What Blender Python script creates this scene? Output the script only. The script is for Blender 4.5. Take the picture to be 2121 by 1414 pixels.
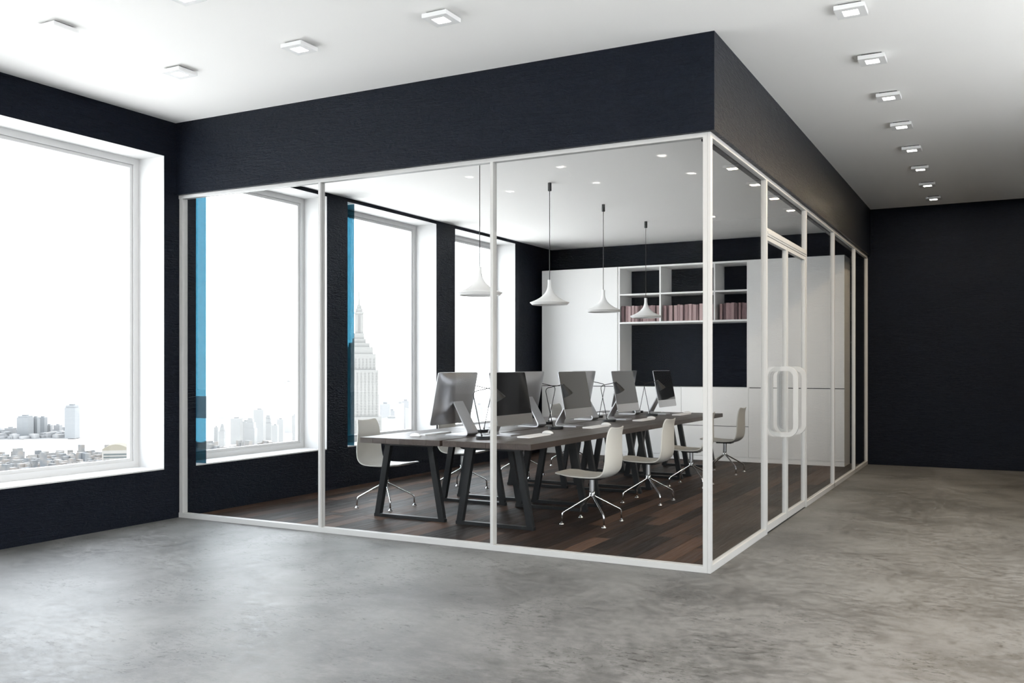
import bpy, bmesh, math, random
from mathutils import Vector, Matrix

S = bpy.context.scene
for o in list(bpy.data.objects):
    bpy.data.objects.remove(o)
C = S.collection
PI = math.pi

# ------------------------------------------------------------------ camera
cd = bpy.data.cameras.new('camera')
cam = bpy.data.objects.new('camera', cd)
C.objects.link(cam)
cam.location = (6.9097, -6.2841, 1.42)
cam.rotation_euler = (PI / 2, 0, math.radians(28.019))
cd.sensor_width = 36
cd.lens = 1929.0 * 36 / 2121
cd.shift_y = 52.5 / 2121
cd.clip_start = 0.05
cd.clip_end = 30000
S.camera = cam

# ------------------------------------------------------------------ sky and exposure
SKY = 7.8
w = bpy.data.worlds.new('sky')
S.world = w
w.use_nodes = True
nt = w.node_tree
nt.nodes.clear()
wo = nt.nodes.new('ShaderNodeOutputWorld')
bg = nt.nodes.new('ShaderNodeBackground')
tc = nt.nodes.new('ShaderNodeTexCoord')
sx = nt.nodes.new('ShaderNodeSeparateXYZ')
rp = nt.nodes.new('ShaderNodeValToRGB')
e = rp.color_ramp.elements
e[0].position = 0.0
e[0].color = (0.90, 0.90, 0.90, 1)
e[1].position = 1.0
e[1].color = (0.84, 0.91, 1.0, 1)
for p, c in ((0.48, (0.92, 0.92, 0.92, 1)), (0.51, (0.94, 0.955, 0.965, 1)), (0.60, (0.89, 0.95, 1.0, 1))):
    n = e.new(p)
    n.color = c
mp = nt.nodes.new('ShaderNodeMapRange')
mp.inputs[1].default_value = -1
mp.inputs[2].default_value = 1
nt.links.new(tc.outputs['Generated'], sx.inputs[0])
nt.links.new(sx.outputs[2], mp.inputs[0])
nt.links.new(mp.outputs[0], rp.inputs[0])
nt.links.new(rp.outputs[0], bg.inputs[0])
bg.inputs[1].default_value = SKY
nt.links.new(bg.outputs[0], wo.inputs[0])

# sun added high at +y, clear of the windows, so ground bounce brightens ceilings
sl = bpy.data.lights.new('fill_sun', 'SUN')
sl.energy = 6.0
sl.color = (1.0, 0.96, 0.90)
sl.angle = math.radians(2)
so_ = bpy.data.objects.new('fill_sun', sl)
C.objects.link(so_)
so_.rotation_euler = (math.radians(-38), 0, 0)
so_.location = (0, 60, 80)

S.view_settings.view_transform = 'Standard'
S.view_settings.look = 'None'
S.view_settings.exposure = 0.0
S.view_settings.gamma = 1.0
S.view_settings.use_curve_mapping = False
cy = S.cycles
cy.max_bounces = 12
cy.diffuse_bounces = 6
cy.glossy_bounces = 5
cy.transmission_bounces = 6
cy.transparent_max_bounces = 32
cy.sample_clamp_indirect = 4.0
cy.caustics_reflective = False
cy.caustics_refractive = False
cy.use_denoising = True

LOBBY_W, CORRIDOR_W = 2.5, 11.0
NEUTRAL, WARM = (1.0, 0.95, 0.88), (1.0, 0.80, 0.54)

# ------------------------------------------------------------------ materials
def mat(name, color, rough=0.5, metal=0.0, spec=0.5, emit=None, estr=0.0, build=None):
    m = bpy.data.materials.new(name)
    m.use_nodes = True
    n = m.node_tree.nodes
    b = n['Principled BSDF']
    b.inputs['Base Color'].default_value = (*color, 1)
    b.inputs['Roughness'].default_value = rough
    b.inputs['Metallic'].default_value = metal
    b.inputs['Specular IOR Level'].default_value = spec
    if emit:
        b.inputs['Emission Color'].default_value = (*emit, 1)
        b.inputs['Emission Strength'].default_value = estr
    if build:
        build(m.node_tree, b)
    return m

def ramp(t, pts):
    r = t.nodes.new('ShaderNodeValToRGB')
    el = r.color_ramp.elements
    el[0].position, el[0].color = pts[0][0], (*pts[0][1], 1)
    el[1].position, el[1].color = pts[-1][0], (*pts[-1][1], 1)
    for p, c in pts[1:-1]:
        x = el.new(p)
        x.color = (*c, 1)
    return r

def noise(t, vec, scale, detail=4, rough=0.5, dist=0.0):
    n = t.nodes.new('ShaderNodeTexNoise')
    n.inputs['Scale'].default_value = scale
    n.inputs['Detail'].default_value = detail
    n.inputs['Roughness'].default_value = rough
    n.inputs['Distortion'].default_value = dist
    if vec is not None:
        t.links.new(vec, n.inputs['Vector'])
    return n

def position(t, scale=(1, 1, 1)):
    g = t.nodes.new('ShaderNodeNewGeometry')
    m = t.nodes.new('ShaderNodeMapping')
    m.inputs['Scale'].default_value = scale
    t.links.new(g.outputs['Position'], m.inputs['Vector'])
    return m.outputs[0]

def bump(t, b, h, strength, dist):
    k = t.nodes.new('ShaderNodeBump')
    k.inputs['Strength'].default_value = strength
    k.inputs['Distance'].default_value = dist
    t.links.new(h, k.inputs['Height'])
    t.links.new(k.outputs[0], b.inputs['Normal'])
    return k

def math_node(t, op, a, bb):
    m = t.nodes.new('ShaderNodeMath')
    m.operation = op
    for i, v in enumerate((a, bb)):
        if isinstance(v, (int, float)):
            m.inputs[i].default_value = v
        else:
            t.links.new(v, m.inputs[i])
    return m.outputs[0]

def wall_nodes(t, b):
    # brushed plaster: strokes drawn out sideways, with coarser trowel marks
    p1 = position(t, (8, 8, 105))
    n1 = noise(t, p1, 1.0, 5, 0.6, 0.6)
    p2 = position(t, (11, 11, 26))
    n2 = noise(t, p2, 1.0, 6, 0.65, 1.2)
    h = math_node(t, 'ADD', math_node(t, 'MULTIPLY', n1.outputs[0], 0.6), math_node(t, 'MULTIPLY', n2.outputs[0], 0.7))
    bump(t, b, h, 1.0, 0.022)
    b.inputs['Specular Tint'].default_value = (0.78, 0.86, 1.0, 1)
    r = ramp(t, [(0.3, (0.0034, 0.0047, 0.0086)), (0.7, (0.006, 0.0082, 0.0142))])
    t.links.new(n2.outputs[0], r.inputs[0])
    t.links.new(r.outputs[0], b.inputs['Base Color'])

M = {}
M['wall'] = mat('navy_plaster', (0.006, 0.0075, 0.012), 0.30, spec=0.13, build=wall_nodes)

def concrete_nodes(t, b):
    p = position(t)
    n1 = noise(t, p, 0.9, 8, 0.68, 0.3)
    n2 = noise(t, position(t, (1.0, 1.5, 1)), 11.0, 12, 0.80, 0.3)
    ps = position(t, (7.0, 15.0, 1))
    n3 = noise(t, ps, 2.4, 8, 0.75, 1.0)
    mix = math_node(t, 'ADD', math_node(t, 'MULTIPLY', n1.outputs[0], 0.45), math_node(t, 'MULTIPLY', n2.outputs[0], 0.55))
    r = ramp(t, [(0.435, (0.058, 0.0575, 0.056)), (0.50, (0.100, 0.0992, 0.0975)), (0.565, (0.144, 0.1435, 0.142))])
    t.links.new(mix, r.inputs[0])
    pit = ramp(t, [(0.40, (0.36, 0.36, 0.36)), (0.46, (1, 1, 1))])
    t.links.new(n3.outputs[0], pit.inputs[0])
    # pits gather in patches
    pat = ramp(t, [(0.46, (0, 0, 0)), (0.56, (1, 1, 1))])
    n4 = noise(t, p, 1.7, 4, 0.6, 0.4)
    t.links.new(n4.outputs[0], pat.inputs[0])
    mx = t.nodes.new('ShaderNodeMixRGB')
    mx.blend_type = 'MULTIPLY'
    t.links.new(pat.outputs[0], mx.inputs[0])
    t.links.new(r.outputs[0], mx.inputs[1])
    t.links.new(pit.outputs[0], mx.inputs[2])
    t.links.new(mx.outputs[0], b.inputs['Base Color'])
    rr = ramp(t, [(0.38, (0.38, 0.38, 0.38)), (0.62, (0.56, 0.56, 0.56))])
    t.links.new(n2.outputs[0], rr.inputs[0])
    t.links.new(rr.outputs[0], b.inputs['Roughness'])
    bump(t, b, n3.outputs[0], 0.10, 0.01)

M['concrete'] = mat('polished_concrete', (0.33, 0.33, 0.32), 0.5, spec=0.32, build=concrete_nodes)

def wood_nodes(dark, mid, light, along, rnd=1.0, rlo=0.28, rhi=0.5, bs=0.35):
    def f(t, b):
        g = t.nodes.new('ShaderNodeNewGeometry')
        oi = t.nodes.new('ShaderNodeObjectInfo')
        add = t.nodes.new('ShaderNodeVectorMath')
        add.operation = 'ADD'
        cmb = t.nodes.new('ShaderNodeCombineXYZ')
        k = math_node(t, 'MULTIPLY', oi.outputs['Random'], 37.0)
        t.links.new(k, cmb.inputs[0])
        t.links.new(k, cmb.inputs[1])
        t.links.new(g.outputs['Position'], add.inputs[0])
        t.links.new(cmb.outputs[0], add.inputs[1])
        mpn = t.nodes.new('ShaderNodeMapping')
        mpn.inputs['Scale'].default_value = (34, 1.6, 34) if along == 'y' else (1.6, 34, 34)
        t.links.new(add.outputs[0], mpn.inputs['Vector'])
        n1 = noise(t, mpn.outputs[0], 1.0, 6, 0.65, 1.2)
        mp2 = t.nodes.new('ShaderNodeMapping')
        mp2.inputs['Scale'].default_value = (6, 0.9, 6) if along == 'y' else (0.9, 6, 6)
        t.links.new(add.outputs[0], mp2.inputs['Vector'])
        n2 = noise(t, mp2.outputs[0], 1.0, 4, 0.55, 1.5)
        v = math_node(t, 'ADD', math_node(t, 'MULTIPLY', n1.outputs[0], 0.5), math_node(t, 'MULTIPLY', n2.outputs[0], 0.35))
        v = math_node(t, 'ADD', v, math_node(t, 'MULTIPLY', math_node(t, 'SUBTRACT', oi.outputs['Random'], 0.35), 0.32 * rnd))
        r = ramp(t, [(0.28, dark), (0.48, mid), (0.72, light)])
        t.links.new(v, r.inputs[0])
        t.links.new(r.outputs[0], b.inputs['Base Color'])
        rr = ramp(t, [(0.3, (rlo,) * 3), (0.7, (rhi,) * 3)])
        t.links.new(n1.outputs[0], rr.inputs[0])
        t.links.new(rr.outputs[0], b.inputs['Roughness'])
        bump(t, b, v, bs, 0.006)
    return f

M['plank'] = mat('dark_oak_plank', (0.04, 0.025, 0.018), 0.4, spec=0.13,
                 build=wood_nodes((0.0065, 0.0036, 0.0025), (0.021, 0.0115, 0.0075), (0.064, 0.035, 0.022), 'y', 1.5, 0.44, 0.68))
M['desk_wood'] = mat('smoked_oak_board', (0.06, 0.045, 0.037), 0.42, spec=0.4,
                     build=wood_nodes((0.024, 0.017, 0.014), (0.047, 0.034, 0.028), (0.078, 0.058, 0.048), 'y', 0.35, 0.34, 0.5, 0.2))

def paint_nodes(sc, st):
    def f(t, b):
        n = noise(t, position(t), sc, 3, 0.5)
        bump(t, b, n.outputs[0], st, 0.002)
    return f

M['ceiling'] = mat('white_ceiling_paint', (0.95, 0.942, 0.93), 0.75, spec=0.2, build=paint_nodes(40, 0.03))
M['white_frame'] = mat('white_powder_coat', (0.44, 0.44, 0.435), 0.4, spec=0.25, build=paint_nodes(120, 0.03))
M['window_white'] = mat('white_window_paint', (0.56, 0.56, 0.56), 0.5, spec=0.2, build=paint_nodes(90, 0.03))
M['cabinet'] = mat('white_matt_laminate', (0.88, 0.875, 0.865), 0.5, spec=0.3, build=paint_nodes(220, 0.12))
M['cab_gap'] = mat('dark_shadow_gap', (0.05, 0.05, 0.05), 0.6, build=paint_nodes(80, 0.02))
M['black_metal'] = mat('black_steel', (0.007, 0.008, 0.009), 0.38, metal=0.0, spec=0.3, build=paint_nodes(260, 0.08))
M['chrome'] = mat('chrome', (0.72, 0.72, 0.73), 0.12, metal=1.0, build=paint_nodes(30, 0.0))
M['steel'] = mat('brushed_steel', (0.5, 0.5, 0.51), 0.28, metal=1.0, build=paint_nodes(300, 0.05))
M['alu'] = mat('brushed_aluminium', (0.56, 0.56, 0.575), 0.34, metal=1.0, build=paint_nodes(600, 0.04))
M['chair'] = mat('ivory_plastic', (0.50, 0.49, 0.46), 0.38, spec=0.4, build=paint_nodes(150, 0.02))
M['screen'] = mat('black_screen_glass', (0.008, 0.008, 0.009), 0.06, spec=0.6, build=paint_nodes(10, 0.0))
M['white_plastic'] = mat('white_plastic', (0.80, 0.80, 0.80), 0.35, spec=0.4, build=paint_nodes(150, 0.02))
M['key'] = mat('pale_keycap', (0.72, 0.72, 0.73), 0.45, build=paint_nodes(150, 0.02))
M['pendant'] = mat('white_enamel', (0.80, 0.795, 0.785), 0.45, spec=0.35, build=paint_nodes(120, 0.03))
M['cord'] = mat('dark_cord', (0.03, 0.03, 0.03), 0.6, build=paint_nodes(400, 0.1))
M['housing'] = mat('white_fixture', (0.78, 0.78, 0.78), 0.5, build=paint_nodes(120, 0.02))
M['lit'] = mat('lit_diffuser', (0.9, 0.9, 0.9), 0.5, emit=(1.0, 0.97, 0.92), estr=12.0, build=paint_nodes(50, 0.0))
M['lamp_white'] = mat('lamp_inner_white', (0.8, 0.8, 0.8), 0.5, build=paint_nodes(50, 0.0))

def book_nodes(t, b):
    oi = t.nodes.new('ShaderNodeObjectInfo')
    n = noise(t, position(t, (60, 60, 12)), 1.0, 4, 0.6)
    v = math_node(t, 'ADD', math_node(t, 'MULTIPLY', oi.outputs['Random'], 0.8), math_node(t, 'MULTIPLY', n.outputs[0], 0.25))
    r = ramp(t, [(0.12, (0.07, 0.042, 0.045)), (0.5, (0.27, 0.18, 0.18)), (0.9, (0.44, 0.325, 0.32))])
    t.links.new(v, r.inputs[0])
    t.links.new(r.outputs[0], b.inputs['Base Color'])

M['book'] = mat('dusty_pink_cloth', (0.3, 0.19, 0.19), 0.7, spec=0.2, build=book_nodes)
M['paper'] = mat('book_paper', (0.7, 0.66, 0.6), 0.8, build=paint_nodes(300, 0.1))

def glass(name, tint, base=0.04, top=1.0):
    m = bpy.data.materials.new(name)
    m.use_nodes = True
    t = m.node_tree
    t.nodes.clear()
    out = t.nodes.new('ShaderNodeOutputMaterial')
    tr = t.nodes.new('ShaderNodeBsdfTransparent')
    tr.inputs[0].default_value = (*tint, 1)
    gl = t.nodes.new('ShaderNodeBsdfGlossy')
    gl.inputs['Roughness'].default_value = 0.0
    lw = t.nodes.new('ShaderNodeLayerWeight')
    pw = math_node(t, 'POWER', lw.outputs['Facing'], 5.0)
    # 'Facing' depends on the blend value; 0.5 leaves it equal to 1 - |cos|
    lw.inputs['Blend'].default_value = 0.5
    f = math_node(t, 'ADD', math_node(t, 'MULTIPLY', pw, top - base), base)
    mx = t.nodes.new('ShaderNodeMixShader')
    t.links.new(f, mx.inputs[0])
    t.links.new(tr.outputs[0], mx.inputs[1])
    t.links.new(gl.outputs[0], mx.inputs[2])
    t.links.new(mx.outputs[0], out.inputs[0])
    return m

M['glass'] = glass('clear_partition_glass', (0.985, 0.988, 0.988), 0.006, 0.6)
M['window_glass'] = glass('clear_window_glass', (0.99, 0.993, 0.993), 0.02, 0.6)
M['strip_tint'] = glass('blue_strip_tint', (0.105, 0.225, 0.275), 0.0, 0.0)

# outdoors: distance haze is put into these flat colours
def far(name, c):
    return mat(name, c, 0.8, spec=0.1, build=paint_nodes(0.05, 0.0))

M['far_blue'] = far('hazed_blue_facade', (0.1136, 0.1179, 0.1212))
M['far_grey'] = far('hazed_grey_facade', (0.1424, 0.1434, 0.1449))
M['far_white'] = far('hazed_white_facade', (0.1544, 0.1544, 0.1520))
M['cream'] = far('cream_facade', (0.1215, 0.1173, 0.1098))
M['deco_stone'] = far('cream_limestone', (0.1163, 0.1150, 0.1097))
M['deco_dark'] = far('grey_window_glass', (0.0840, 0.0827, 0.0798))
M['band_dark'] = far('grey_ribbon_glass', (0.0400, 0.0460, 0.0460))
M['roof_tan'] = far('tan_roof', (0.0918, 0.0846, 0.0684))
M['river'] = far('haze_white_river', (0.885, 0.865, 0.83))  # whitened as haze, so it bounces daylight up to the ceilings
M['haze_white'] = far('haze_white_ground', (0.885, 0.865, 0.83))  # near-white colour stands in for haze and throws daylight up indoors
M['shore'] = far('hazed_far_land', (0.1146, 0.1174, 0.1194))

def blocks_nodes(t, b):
    n = noise(t, position(t), 0.021, 2, 0.7)
    r = ramp(t, [(0.35, (0.082, 0.087, 0.092)), (0.5, (0.122, 0.12, 0.117)), (0.62, (0.132, 0.119, 0.109)), (0.7, (0.14, 0.138, 0.136))])
    t.links.new(n.outputs[0], r.inputs[0])
    t.links.new(r.outputs[0], b.inputs['Base Color'])

M['blocks'] = mat('mixed_masonry', (0.2, 0.2, 0.2), 0.85, spec=0.1, build=blocks_nodes)

# ------------------------------------------------------------------ mesh helpers
def box(bm, x0, x1, y0, y1, z0, z1):
    v = [bm.verts.new(p) for p in ((x0, y0, z0), (x1, y0, z0), (x1, y1, z0), (x0, y1, z0),
                                   (x0, y0, z1), (x1, y0, z1), (x1, y1, z1), (x0, y1, z1))]
    for f in ((3, 2, 1, 0), (4, 5, 6, 7), (0, 1, 5, 4), (1, 2, 6, 5), (2, 3, 7, 6), (3, 0, 4, 7)):
        bm.faces.new([v[i] for i in f])
    return v

def finish(bm, name, smooth=False):
    bmesh.ops.recalc_face_normals(bm, faces=bm.faces)
    me = bpy.data.meshes.new(name)
    bm.to_mesh(me)
    bm.free()
    if smooth:
        for p in me.polygons:
            p.use_smooth = True
    return me

def obj(name, me, material=None, parent=None, loc=None, rot=None):
    o = bpy.data.objects.new(name, me)
    C.objects.link(o)
    if material is not None and not me.materials:
        me.materials.append(M[material])
    if parent is not None:
        o.parent = parent
    if loc is not None:
        o.location = loc
    if rot is not None:
        o.rotation_euler = rot
    return o

def boxes(name, lst, material, parent=None, bev=0.0, loc=None, rot=None):
    bm = bmesh.new()
    for b in lst:
        box(bm, *b)
    if bev:
        bmesh.ops.bevel(bm, geom=list(bm.edges), offset=bev, segments=2, profile=0.7, affect='EDGES')
    return obj(name, finish(bm, name), material, parent, loc, rot)

def lathe(bm, prof, seg=32, cap0=False, cap1=False):
    rings = []
    for r, z in prof:
        rings.append([bm.verts.new((r * math.cos(2 * PI * i / seg), r * math.sin(2 * PI * i / seg), z)) for i in range(seg)])
    for a, b in zip(rings, rings[1:]):
        for i in range(seg):
            j = (i + 1) % seg
            bm.faces.new((a[i], a[j], b[j], b[i]))
    if cap0:
        bm.faces.new(rings[0])
    if cap1:
        bm.faces.new(rings[-1])
    return rings

def tube(bm, pts, r, seg=10, cap=True):
    pts = [Vector(p) for p in pts]
    rings = []
    up = Vector((0.13, 0.31, 0.94))
    for i, p in enumerate(pts):
        if i == 0:
            d = pts[1] - p
        elif i == len(pts) - 1:
            d = p - pts[-2]
        else:
            d = (pts[i + 1] - p).normalized() + (p - pts[i - 1]).normalized()
        d.normalize()
        u = up - d * up.dot(d)
        if u.length < 0.05:
            u = Vector((1, 0, 0)) - d * d.x
        u.normalize()
        v = d.cross(u)
        rr = r[i] if isinstance(r, (list, tuple)) else r
        rings.append([bm.verts.new(p + (u * math.cos(2 * PI * k / seg) + v * math.sin(2 * PI * k / seg)) * rr) for k in range(seg)])
        up = u
    for a, b in zip(rings, rings[1:]):
        for i in range(seg):
            j = (i + 1) % seg
            bm.faces.new((a[i], a[j], b[j], b[i]))
    if cap:
        bm.faces.new(rings[0])
        bm.faces.new(rings[-1])

def fillet(pts, rad, n=5):
    out = [Vector(pts[0])]
    for a, b, c in zip(pts, pts[1:], pts[2:]):
        a, b, c = Vector(a), Vector(b), Vector(c)
        d1, d2 = (a - b), (c - b)
        r = min(rad, d1.length * 0.45, d2.length * 0.45)
        p0, p1 = b + d1.normalized() * r, b + d2.normalized() * r
        for k in range(n + 1):
            t = k / n
            out.append(p0 * (1 - t) ** 2 + b * 2 * t * (1 - t) + p1 * t * t)
    out.append(Vector(pts[-1]))
    return out

def prism(bm, poly, axis_pts):
    """poly: 2-D outline in (x, z); axis_pts: (y0, y1)"""
    y0, y1 = axis_pts
    a = [bm.verts.new((x, y0, z)) for x, z in poly]
    b = [bm.verts.new((x, y1, z)) for x, z in poly]
    n = len(poly)
    bm.faces.new(a)
    bm.faces.new(b[::-1])
    for i in range(n):
        j = (i + 1) % n
        bm.faces.new((a[i], b[i], b[j], a[j]))

def empty(name, loc=(0, 0, 0), rz=0.0):
    o = bpy.data.objects.new(name, None)
    C.objects.link(o)
    o.location = loc
    o.rotation_euler = (0, 0, rz)
    o.empty_display_size = 0.1
    return o

def tag(o, label, cat, group=None):
    o['label'] = label
    o['category'] = cat
    if group:
        o['group'] = group
    return o

def struct(o, label=None):
    o['kind'] = 'structure'
    if label:
        o['label'] = label
    return o

def copy_tree(o, parent=None):
    c = o.copy()
    C.objects.link(c)
    c.parent = parent
    for ch in list(o.children):
        copy_tree(ch, c)
    return c

ORD = ['first', 'second', 'third', 'fourth', 'fifth', 'sixth', 'seventh', 'eighth', 'ninth', 'tenth', 'eleventh',
       'twelfth', 'thirteenth', 'fourteenth', 'fifteenth', 'sixteenth', 'seventeenth', 'eighteenth', 'nineteenth', 'twentieth']

# ------------------------------------------------------------------ room dimensions (metres)
W = 5.11          # glass room: x 0..W, y 0..D
D = 8.15
GT = 3.035        # top of the glazing
CEIL = 3.71
ROOMC = 3.42
XR, YR = 8.8, -8.4   # lobby right wall, rear wall
TH = 0.36
SILL, HEAD = 0.467, 3.378
WINS = [(-6.88, -4.93), (-4.50, -2.55), (-2.13, -0.171), (0.213, 2.169), (2.55, 4.496), (4.985, 6.81)]

# ------------------------------------------------------------------ shell
struct(boxes('floor', [(0, XR, YR, 0.005, -0.2, 0), (W - 0.005, XR, 0.005, D, -0.2, 0)], 'concrete'), 'grey polished concrete floor of the lobby and corridor')
struct(boxes('ceiling', [(-TH, XR, YR, D + .2, CEIL, CEIL + 0.15)], 'ceiling'), 'white lobby ceiling with square downlights')
struct(boxes('ceiling_glass_room', [(0, W - 0.03, 0.03, D, ROOMC, ROOMC + 0.1)], 'ceiling'), 'lower white ceiling inside the glass room')

wl = []
ys = [YR] + [v for p in WINS for v in p] + [D + .2]
for a, b in zip(ys[0::2], ys[1::2]):
    wl.append((-TH, 0, a, b, -0.2, CEIL))
for a, b in WINS:
    wl.append((-TH, 0, a, b, -0.2, SILL))
    wl.append((-TH, 0, a, b, HEAD, CEIL))
struct(boxes('wall_left', wl, 'wall'), 'dark navy plaster wall with tall windows')
struct(boxes('wall_back', [(-0.0, XR, D, D + 0.2, -0.2, CEIL)], 'wall'), 'dark navy plaster back wall of corridor and glass room')
ADDED_RWINS = [(-7.9, -5.95), (-5.56, -3.61), (-3.22, -1.27), (-0.88, 1.07), (1.46, 2.6)]  # out-of-view windows added for more daylight from the right
ADDED_REAR = [(2.75, 4.70), (4.95, 6.90), (7.05, 8.6)]  # out-of-view windows added to brighten the middle of the ceiling
wl = []
ys = [YR] + [v for p in ADDED_RWINS for v in p] + [D + .2]
for a, b in zip(ys[0::2], ys[1::2]):
    wl.append((XR, XR + TH, a, b, 0, CEIL))
for a, b in ADDED_RWINS:
    wl.append((XR, XR + TH, a, b, 0, SILL))
    wl.append((XR, XR + TH, a, b, HEAD, CEIL))
struct(boxes('wall_right', wl, 'wall'), 'dark navy plaster wall on the unseen right of the lobby, with added tall windows')
wl = []
xs = [-TH] + [v for p in ADDED_REAR for v in p] + [XR + TH]
for a, b in zip(xs[0::2], xs[1::2]):
    wl.append((a, b, YR - TH, YR, 0, CEIL))
for a, b in ADDED_REAR:
    wl.append((a, b, YR - TH, YR, 0, SILL))
    wl.append((a, b, YR - TH, YR, HEAD, CEIL))
struct(boxes('wall_rear', wl, 'ceiling'), 'white unseen rear wall of the lobby with added tall windows')

# wooden floor, plank by plank
fl = struct(boxes('floor_glass_room', [(0, W - 0.005, 0.005, D, -0.2, -0.012)], 'cab_gap'), 'dark oak plank floor inside the glass room')
rnd = random.Random(4)
pcache = {}
NR = 34
pw_ = (W - 0.06) / NR
for i in range(NR):
    x0 = 0.0 + i * pw_
    y = 0.06 - rnd.random() * 1.3
    while y < D:
        L = rnd.choice((1.25, 1.6, 1.95))
        a, b = max(y, 0.06), min(y + L, D)
        y += L
        if b - a < 0.08:
            continue
        key = round(b - a, 2)
        if key not in pcache:
            bm = bmesh.new()
            box(bm, 0.0008, pw_ - 0.0008, 0.0008, key - 0.0008, -0.012, 0.0)
            pcache[key] = finish(bm, 'plank')
        obj('plank', pcache[key], 'plank', fl, loc=(x0, a, rnd.uniform(-0.0006, 0.0)))

# ------------------------------------------------------------------ windows
WLAB = ['', '', 'tall white framed window left of the glass room, harbour view',
        'tall white framed window just inside the glass room, first behind the glazing',
        'tall white framed window of the glass room looking onto the stepped tower',
        'tall white framed window of the glass room nearest the back wall']
for k, (a, b) in enumerate(WINS + ADDED_RWINS + ADDED_REAR):
    left = k < len(WINS)
    if left:
        wloc, wrot = (0, a, SILL), 0
    elif k < len(WINS + ADDED_RWINS):
        wloc, wrot = (XR, b, SILL), PI
    else:
        wloc, wrot = (b, YR, SILL), PI / 2
    wn = struct(empty('window_%d' % (k + 1), wloc, wrot),
                (WLAB[k] if left else '') or 'unseen tall white framed window further along the lobby walls')
    wy, wz = b - a, HEAD - SILL
    d = 0.335
    # white lining of the reveal
    for nm, bb in (('sill', (-d, 0.0, 0.003, wy - 0.003, 0.0, 0.012)), ('lining_top', (-d, 0.0, 0.003, wy - 0.003, wz - 0.003, wz)),
                   ('lining_side', (-d, -0.004, 0, 0.003, 0, wz)), ('lining_side', (-d, 0.0, wy - 0.003, wy, 0, wz))):
        boxes(nm, [bb], 'window_white', wn)
    # frame in two steps
    def ring(y0, y1, z0, z1, t, x0, x1):
        return [(x0, x1, y0, y1, z0, z0 + t), (x0, x1, y0, y1, z1 - t, z1), (x0, x1, y0, y0 + t, z0 + t, z1 - t), (x0, x1, y1 - t, y1, z0 + t, z1 - t)]
    boxes('frame', ring(0.003, wy - 0.003, 0.012, wz - 0.003, 0.058, -0.40, -0.335), 'window_white', wn)
    boxes('sash', ring(0.063, wy - 0.063, 0.067, wz - 0.063, 0.03, -0.39, -0.35), 'window_white', wn)
    boxes('pane', [(-0.375, -0.367, 0.093, wy - 0.093, 0.097, wz - 0.093)], 'window_glass', wn)
    if k in (3, 4):  # made-up tinted sheet imitating the dark blue strip at the opening's edge
        f = boxes('added_tint_sheet', [(-0.20, -0.004, 0.128, 0.134, 0.012, wz - 0.008)], 'strip_tint', wn)
        f['label'] = 'added blue tinted sheet making the dark window strip'
    pl = bpy.data.lights.new('window_portal', 'AREA')
    pl.shape = 'RECTANGLE'
    pl.size = wy - 0.02
    pl.size_y = wz - 0.02
    pl.cycles.is_portal = True
    po = bpy.data.objects.new('window_portal', pl)
    C.objects.link(po)
    po.parent = wn
    po.location = (-0.345, wy / 2, wz / 2)
    po.rotation_euler = (PI / 2, 0, -PI / 2)
    po.rotation_euler = Matrix(((0, 0, -1), (-1, 0, 0), (0, 1, 0))).to_euler()

# ------------------------------------------------------------------ glazed front wall
fr = struct(empty('wall_front', (0, 0, 0)), 'glazed front wall of the room, white frame under navy fascia')
boxes('fascia', [(0, W + 0.036, -0.036, 0.06, GT, CEIL)], 'wall', fr)
FD = 0.055
boxes('bottom_rail', [(0.0, W - 0.05, 0, FD, 0, 0.045)], 'white_frame', fr, 0.002)
boxes('top_rail', [(0.0, W - 0.05, 0, FD, GT - 0.032, GT)], 'white_frame', fr, 0.002)
for x0, x1 in ((0.008, 0.05), (1.678, 1.702), (3.373, 3.398)):
    boxes('mullion', [(x0, x1, 0.0005, FD + 0.008, 0.045, GT - 0.032)], 'white_frame', fr, 0.002)
boxes('corner_post', [(W - 0.055, W - 0.023, 0, 0.05, 0, GT)], 'white_frame', fr, 0.003)
boxes('corner_post', [(W - 0.0225, W, 0, 0.05, 0, GT)], 'white_frame', fr, 0.003)
for x0, x1 in ((0.05, 1.678), (1.702, 3.373), (3.398, W - 0.055)):
    boxes('glass_pane', [(x0, x1, 0.026, 0.034, 0.045, GT - 0.032)], 'glass', fr)

# glazed side wall
sd = struct(empty('wall_side', (W, 0, 0)), 'glazed corridor wall of the room, white frame under navy fascia')
boxes('fascia', [(-0.06, 0.036, 0.06, D, GT, CEIL)], 'wall', sd)
boxes('header', [(-0.10, -0.062, 0.12, D - 0.001, GT - 0.03, GT + 0.05)], 'wall', sd)
SD = 0.042
JB = [1.668, 3.43]       # door jambs
boxes('bottom_rail', [(-SD, 0, 0.05, JB[0], 0, 0.05)], 'white_frame', sd, 0.002)
boxes('bottom_rail', [(-SD, 0, JB[1] + 0.042, 8.11, 0, 0.05)], 'white_frame', sd, 0.002)
boxes('top_rail', [(-SD, 0, 0.05, 8.11, GT - 0.034, GT)], 'white_frame', sd, 0.002)
for y0 in (JB[0], JB[1]):
    boxes('door_jamb', [(-SD - 0.002, 0.001, y0, y0 + 0.042, 0, GT - 0.034)], 'white_frame', sd, 0.002)
for y0 in (5.165, 6.87, 8.11):
    boxes('mullion', [(-SD - 0.001, 0.0, y0, y0 + 0.038, 0.0, GT - 0.034)], 'white_frame', sd, 0.002)
boxes('transom', [(-SD, 0, JB[0] + 0.042, JB[1], 2.535, 2.60)], 'white_frame', sd, 0.004)
boxes('transom_bead', [(0.0, 0.006, JB[0] + 0.042, JB[1], 2.552, 2.572)], 'white_frame', sd)
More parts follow.
